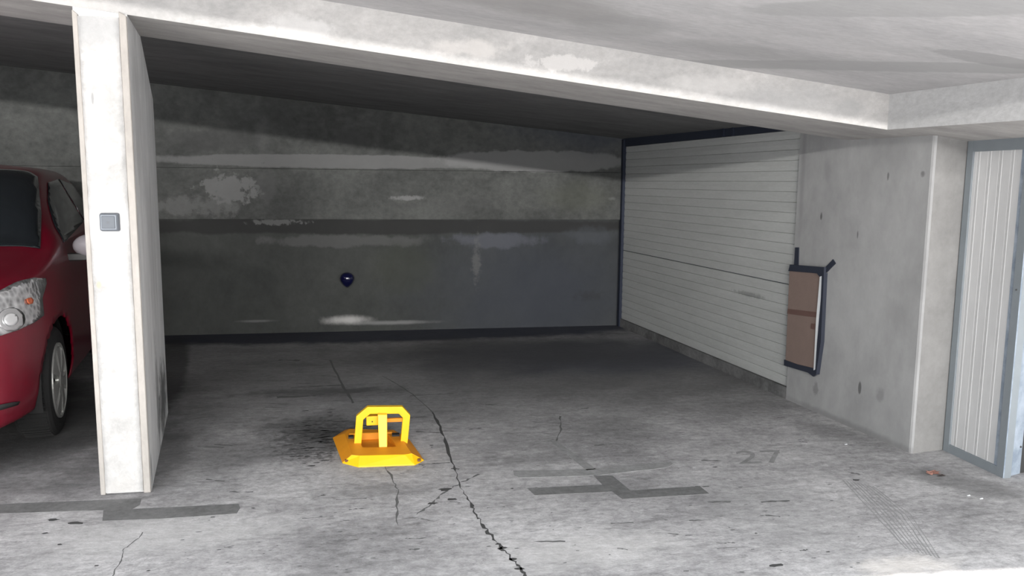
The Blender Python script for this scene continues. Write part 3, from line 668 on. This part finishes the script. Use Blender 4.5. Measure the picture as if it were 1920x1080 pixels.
def surf(mode, a, b, sgn=1):
    if mode == 'front': o_, d_ = Vector((a, -1, b)), Vector((0, 1, 0))
    elif mode == 'side': o_, d_ = Vector((3*sgn, a, b)), Vector((-sgn, 0, 0))
    elif mode == 'top': o_, d_ = Vector((a, b, 3)), Vector((0, 0, -1))
    elif mode == 'cam':
        d0 = Vector(R @ _n((a-960, 540-b, -F))); o_ = Minv @ Vector((0, 0, H)); d_ = (Minv.to_3x3() @ d0).normalized()
    h = bvh.ray_cast(o_, d_)
    return (h[0], h[1], d_) if h[0] is not None else None
def patch(name, mode, poly, mat, parent, off=.006, step=.02, mirror=False, sgn=1, both=False, raise_=0.0, thick=.004):
    P = []
    for a_, b_ in zip(poly, poly[1:]+poly[:1]):
        n_ = max(1, int(math.dist(a_, b_)/step))
        for i in range(n_): P.append((a_[0]+(b_[0]-a_[0])*i/n_, a_[1]+(b_[1]-a_[1])*i/n_))
    ne = len(P); xs_ = [p[0] for p in P]; ys_ = [p[1] for p in P]
    def inside(x, y):
        c_ = False
        for i in range(ne):
            x1, y1 = P[i]; x2, y2 = P[i-1]
            if (y1 > y) != (y2 > y) and x < (x2-x1)*(y-y1)/(y2-y1)+x1: c_ = not c_
        return c_
    pts = list(P); y_ = min(ys_)+step/2
    while y_ < max(ys_):
        x_ = min(xs_)+step/2
        while x_ < max(xs_):
            if inside(x_, y_) and min(math.dist((x_, y_), p) for p in P) > step*.45: pts.append((x_, y_))
            x_ += step
        y_ += step
    vs, es, fs, *_ = delaunay_2d_cdt([Vector(p) for p in pts], [(i, (i+1) % ne) for i in range(ne)], [list(range(ne))], 1, 1e-6)
    objs = []
    bm = bmesh.new(); V = []; last = None
    for v in vs:
        h = surf(mode, v[0], v[1], sgn)
        if h is None: h = last
        last = h
        nn = h[1] if h[1].dot(h[2]) < 0 else -h[1]
        V.append(bm.verts.new(h[0]+nn*off))
    for f in fs:
        try: bm.faces.new([V[i] for i in f])
        except ValueError: pass
    if mirror:
        for v in bm.verts: v.co.x = -v.co.x
    o_ = link(name, bm, mat, parent, True)
    m_ = o_.modifiers.new('t', 'SOLIDIFY'); m_.thickness = thick; m_.offset = 0
    return o_
patch('windshield', 'top', [(-.79, 1.25), (-.45, 1.17), (0, 1.15), (.45, 1.17), (.79, 1.25), (.735, 1.65), (.64, 2.14), (.59, 2.17), (.4, 2.09), (0, 2.04), (-.4, 2.09), (-.59, 2.17), (-.64, 2.14), (-.735, 1.65)], mGlass, car, .005, .04)
SW1 = [(1.58, 1.16), (2.72, 1.25), (2.72, 1.59), (2.25, 1.565), (1.95, 1.44), (1.68, 1.26)]
SW2 = [(2.79, 1.255), (3.5, 1.29), (3.62, 1.36), (3.45, 1.54), (2.79, 1.59)]
for sg in (1, -1):
    for poly in (SW1, SW2): patch('side_window', 'side', poly, mGlass, car, .004, .04, sgn=sg)
    # door seams and handle
    o_ = patch('door_handle', 'side', [(2.22, 1.02), (2.40, 1.025), (2.40, 1.06), (2.22, 1.055)], mRed, car, .025, .02, sgn=sg, thick=.012)
HL = [(-70, 606), (-40, 575), (0, 547), (30, 531), (60, 522), (82, 522), (84, 532), (76, 560), (79, 592), (60, 606), (30, 620), (0, 630), (-50, 640)]
k = NT('headlight_lens'); k.b.inputs['Roughness'].default_value = .12; k.b.inputs['Metallic'].default_value = .75; k.b.inputs['Coat Weight'].default_value = 1
tc = k.n('ShaderNodeTexCoord'); vo = k.n('ShaderNodeTexVoronoi'); vo.inputs['Scale'].default_value = 30; k.l(tc.outputs['Object'], vo.inputs['Vector'])
cr = k.n('ShaderNodeMix', data_type='RGBA'); k.l(vo.outputs['Distance'], cr.inputs[0]); cr.inputs[6].default_value = (.22, .22, .22, 1); cr.inputs[7].default_value = (1, 1, 1, 1); k.l(cr.outputs[2], k.b.inputs['Base Color'])
bp = k.n('ShaderNodeBump'); bp.inputs['Strength'].default_value = .5; bp.inputs['Distance'].default_value = .005; k.l(vo.outputs['Distance'], bp.inputs['Height']); k.l(bp.outputs[0], k.b.inputs['Normal'])
mLens = k.m; mOr = simple('amber_bulb', srgb(190, 95, 60), .3); mChr = simple('chrome_reflector', G(.85), .12, 1)
mBul = simple('clear_bulb', G(.9), .15, .6)
for mir in (False, True):
    hl = patch('headlight', 'cam', HL, mLens, car, .010, 8, mirror=mir)
    patch('indicator_bulb', 'cam', [(44, 562), (52, 559), (57, 564), (55, 571), (49, 572), (45, 568)], mOr, hl, .018, 4, mirror=mir)
    rr = [(16+26*math.cos(t*math.pi/9), 600-22*math.sin(t*math.pi/9)) for t in range(18)]
    patch('reflector_bowl', 'cam', rr, mChr, hl, .016, 6, mirror=mir)
    rr = [(14+13*math.cos(t*math.pi/9), 601-12*math.sin(t*math.pi/9)) for t in range(18)]
    patch('bulb', 'cam', rr, mBul, hl, .024, 5, mirror=mir)
    patch('fog_slot', 'cam', [(-70, 772), (-20, 762), (20, 754), (35, 752), (31, 759), (0, 768), (-70, 784)], mBlk, car, .008, 8, mirror=mir)
patch('grille', 'front', [(-.36, .44), (.36, .44), (.30, .62), (-.30, .62)], mBlk, car, .008, .04)
patch('number_plate', 'front', [(-.26, .34), (.26, .34), (.26, .43), (-.26, .43)], simple('plate_white', G(.8), .4), car, .012, .05)
def lathe(bm, prof, seg, cx_, axis_x, sgn):
    rings = []
    for r_, x_ in prof:
        rings.append([bm.verts.new((cx_+sgn*x_, r_*math.cos(2*math.pi*i/seg), r_*math.sin(2*math.pi*i/seg))) for i in range(seg)])
    for a_, b_ in zip(rings, rings[1:]):
        for i in range(seg): bm.faces.new([a_[i], a_[(i+1) % seg], b_[(i+1) % seg], b_[i]])
    return rings
for (wu, wz) in wheels:
    for sg in (1, -1):
        wh = bpy.data.objects.new('wheel', None); COL.objects.link(wh); wh.parent = car; wh.location = (sg*WV, wu, wz)
        bm = bmesh.new(); lathe(bm, [(.22, -.20), (.32, -.20), (.338, -.18), (.34, -.15), (.34, -.04), (.336, -.015), (.318, .0), (.27, .006), (.238, 0), (.23, -.02)], 64, 0, True, sg)
        for k_ in range(64):
            a_ = 2*math.pi*k_/64
            mtx = Matrix.Rotation(a_, 4, 'X')@Matrix.Translation((sg*-.10, 0, .339)); bmesh.ops.create_cube(bm, size=1, matrix=mtx@Matrix.Diagonal((.15, .012, .008, 1)))
        link('tyre', bm, mTyre, wh, False)
        bm = bmesh.new(); lathe(bm, [(.238, -.03), (.236, .008), (.222, .010), (.214, -.002), (.212, -.03)], 48, 0, True, sg)
        for k_ in range(7):              # spokes of the hubcap
            a0 = 2*math.pi*k_/7
            ps = []
            for (r_, ha) in ((.05, .42), (.12, .24), (.217, .27)):
                for s_ in (-1, 1): ps.append((r_, a0+s_*ha))
            o1 = [bm.verts.new((sg*(.012 if r_ < .2 else .006), r_*math.sin(a), r_*math.cos(a))) for r_, a in ps]; i1 = [bm.verts.new((sg*-.012, r_*math.sin(a), r_*math.cos(a))) for r_, a in ps]
            for q0, q1, q2, q3 in ((0, 1, 3, 2), (2, 3, 5, 4)):
                bm.faces.new([o1[q0], o1[q1], o1[q2], o1[q3]])
            for q0, q1 in ((0, 2), (2, 4), (1, 3), (3, 5)): bm.faces.new([o1[q0], o1[q1], i1[q1], i1[q0]])
        lathe(bm, [(.001, .018), (.045, .016), (.058, .008), (.06, -.01)], 24, 0, True, sg)
        link('hubcap', bm, mHub, wh, False)
        bm = bmesh.new(); lathe(bm, [(.001, -.03), (.22, -.032), (.23, -.06)], 32, 0, True, sg); link('brake_disc', bm, mArch, wh)
    for sg in (1, -1):
        bm = bmesh.new()
        rs = []
        for x_ in (.88, .5):
            rs.append([bm.verts.new((sg*x_, wu+(AR+.012)*math.cos(t), wz+(AR+.012)*math.sin(t))) for t in [math.pi*1.15*i/28-.075*math.pi for i in range(29)]])
        for i in range(28): bm.faces.new([rs[0][i], rs[0][i+1], rs[1][i+1], rs[1][i]])
        bm.faces.new(rs[1])
        link('arch_liner', bm, mArch, car)
# mirrors
for sg in (1, -1):
    bm = bmesh.new(); bmesh.ops.create_uvsphere(bm, u_segments=24, v_segments=14, radius=1)
    for v in bm.verts:
        v.co.x = sg*(1.04+v.co.x*.125); v.co.y = 1.66+(v.co.y*.075 if v.co.y < 0 else v.co.y*.02); v.co.z = 1.13+v.co.z*.085
    mi = link('wing_mirror', bm, simple('mirror_cap_grey', srgb(150, 145, 150), .3), car, True)
    bm = bmesh.new(); hexa(bm, [(sg*.84, 1.62, 1.03), (sg*1.0, 1.62, 1.03), (sg*1.0, 1.68, 1.03), (sg*.84, 1.68, 1.03), (sg*.84, 1.62, 1.08), (sg*1.1, 1.62, 1.08), (sg*1.1, 1.68, 1.08), (sg*.84, 1.68, 1.08)])
    bevel(bm, .006, 2); link('mirror_arm', bm, mBlk, mi)
bm = bmesh.new(); v0 = bmesh.ops.create_cone(bm, cap_ends=True, segments=8, radius1=.006, radius2=.003, depth=.5, matrix=Matrix.Translation((0, 2.25, 1.9))@Matrix.Rotation(math.radians(-38), 4, 'X'))
link('aerial', bm, mBlk, car)

# ------------------------------------------------------------------ small litter on the floor
mLeaf = simple('dry_leaf', srgb(150, 110, 98), .8); mLeafD = simple('dark_leaf', srgb(50, 42, 40), .8)
c = on_floor(1748, 889)
bm = bmesh.new()
for i in range(9):
    a = random.uniform(0, 6.28); q = [bm.verts.new((random.uniform(-.03, .03)+math.cos(a+t)*.02, random.uniform(-.008, .008)+math.sin(a+t)*.014, random.uniform(.0, .022))) for t in (0, 1.5, 3, 4.5)]
    bm.faces.new(q)
o = link('dead_leaf', bm, mLeaf); o.location = c; sd = o.modifiers.new('t', 'SOLIDIFY'); sd.thickness = .001
tag(o, 'crumpled reddish brown dead leaf on the floor below the steel frame', 'leaf')
c = on_floor(1764, 893)
bm = bmesh.new(); q = [bm.verts.new((x, y, z)) for x, y, z in ((-.025, .0, .001), (0, -.007, .006), (.03, -.002, .003), (.012, .007, .01))]; bm.faces.new(q)
o = link('dead_leaf', bm, mLeafD); o.location = c; sd = o.modifiers.new('t', 'SOLIDIFY'); sd.thickness = .001
tag(o, 'small flat dark leaf lying just right of the crumpled reddish leaf', 'leaf')
for (px, py, lab) in ((1586, 834, 'tiny white paper scrap on the floor in front of the right concrete wall'), (1816, 930, 'tiny white paper scrap on the floor right of the dark leaf, left of two'), (1840, 936, 'tiny white paper scrap on the floor right of the dark leaf, right of two')):
    c = on_floor(px, py); bm = bmesh.new(); v = [bm.verts.new(p) for p in ((-.009, -.003, .001), (.008, -.004, .002), (.01, .004, .005), (-.006, .005, .002))]; bm.faces.new(v)
    o = link('paper_scrap', bm, mWhite); o.location = c; sd = o.modifiers.new('t', 'SOLIDIFY'); sd.thickness = .0008
    tag(o, lab, 'litter')
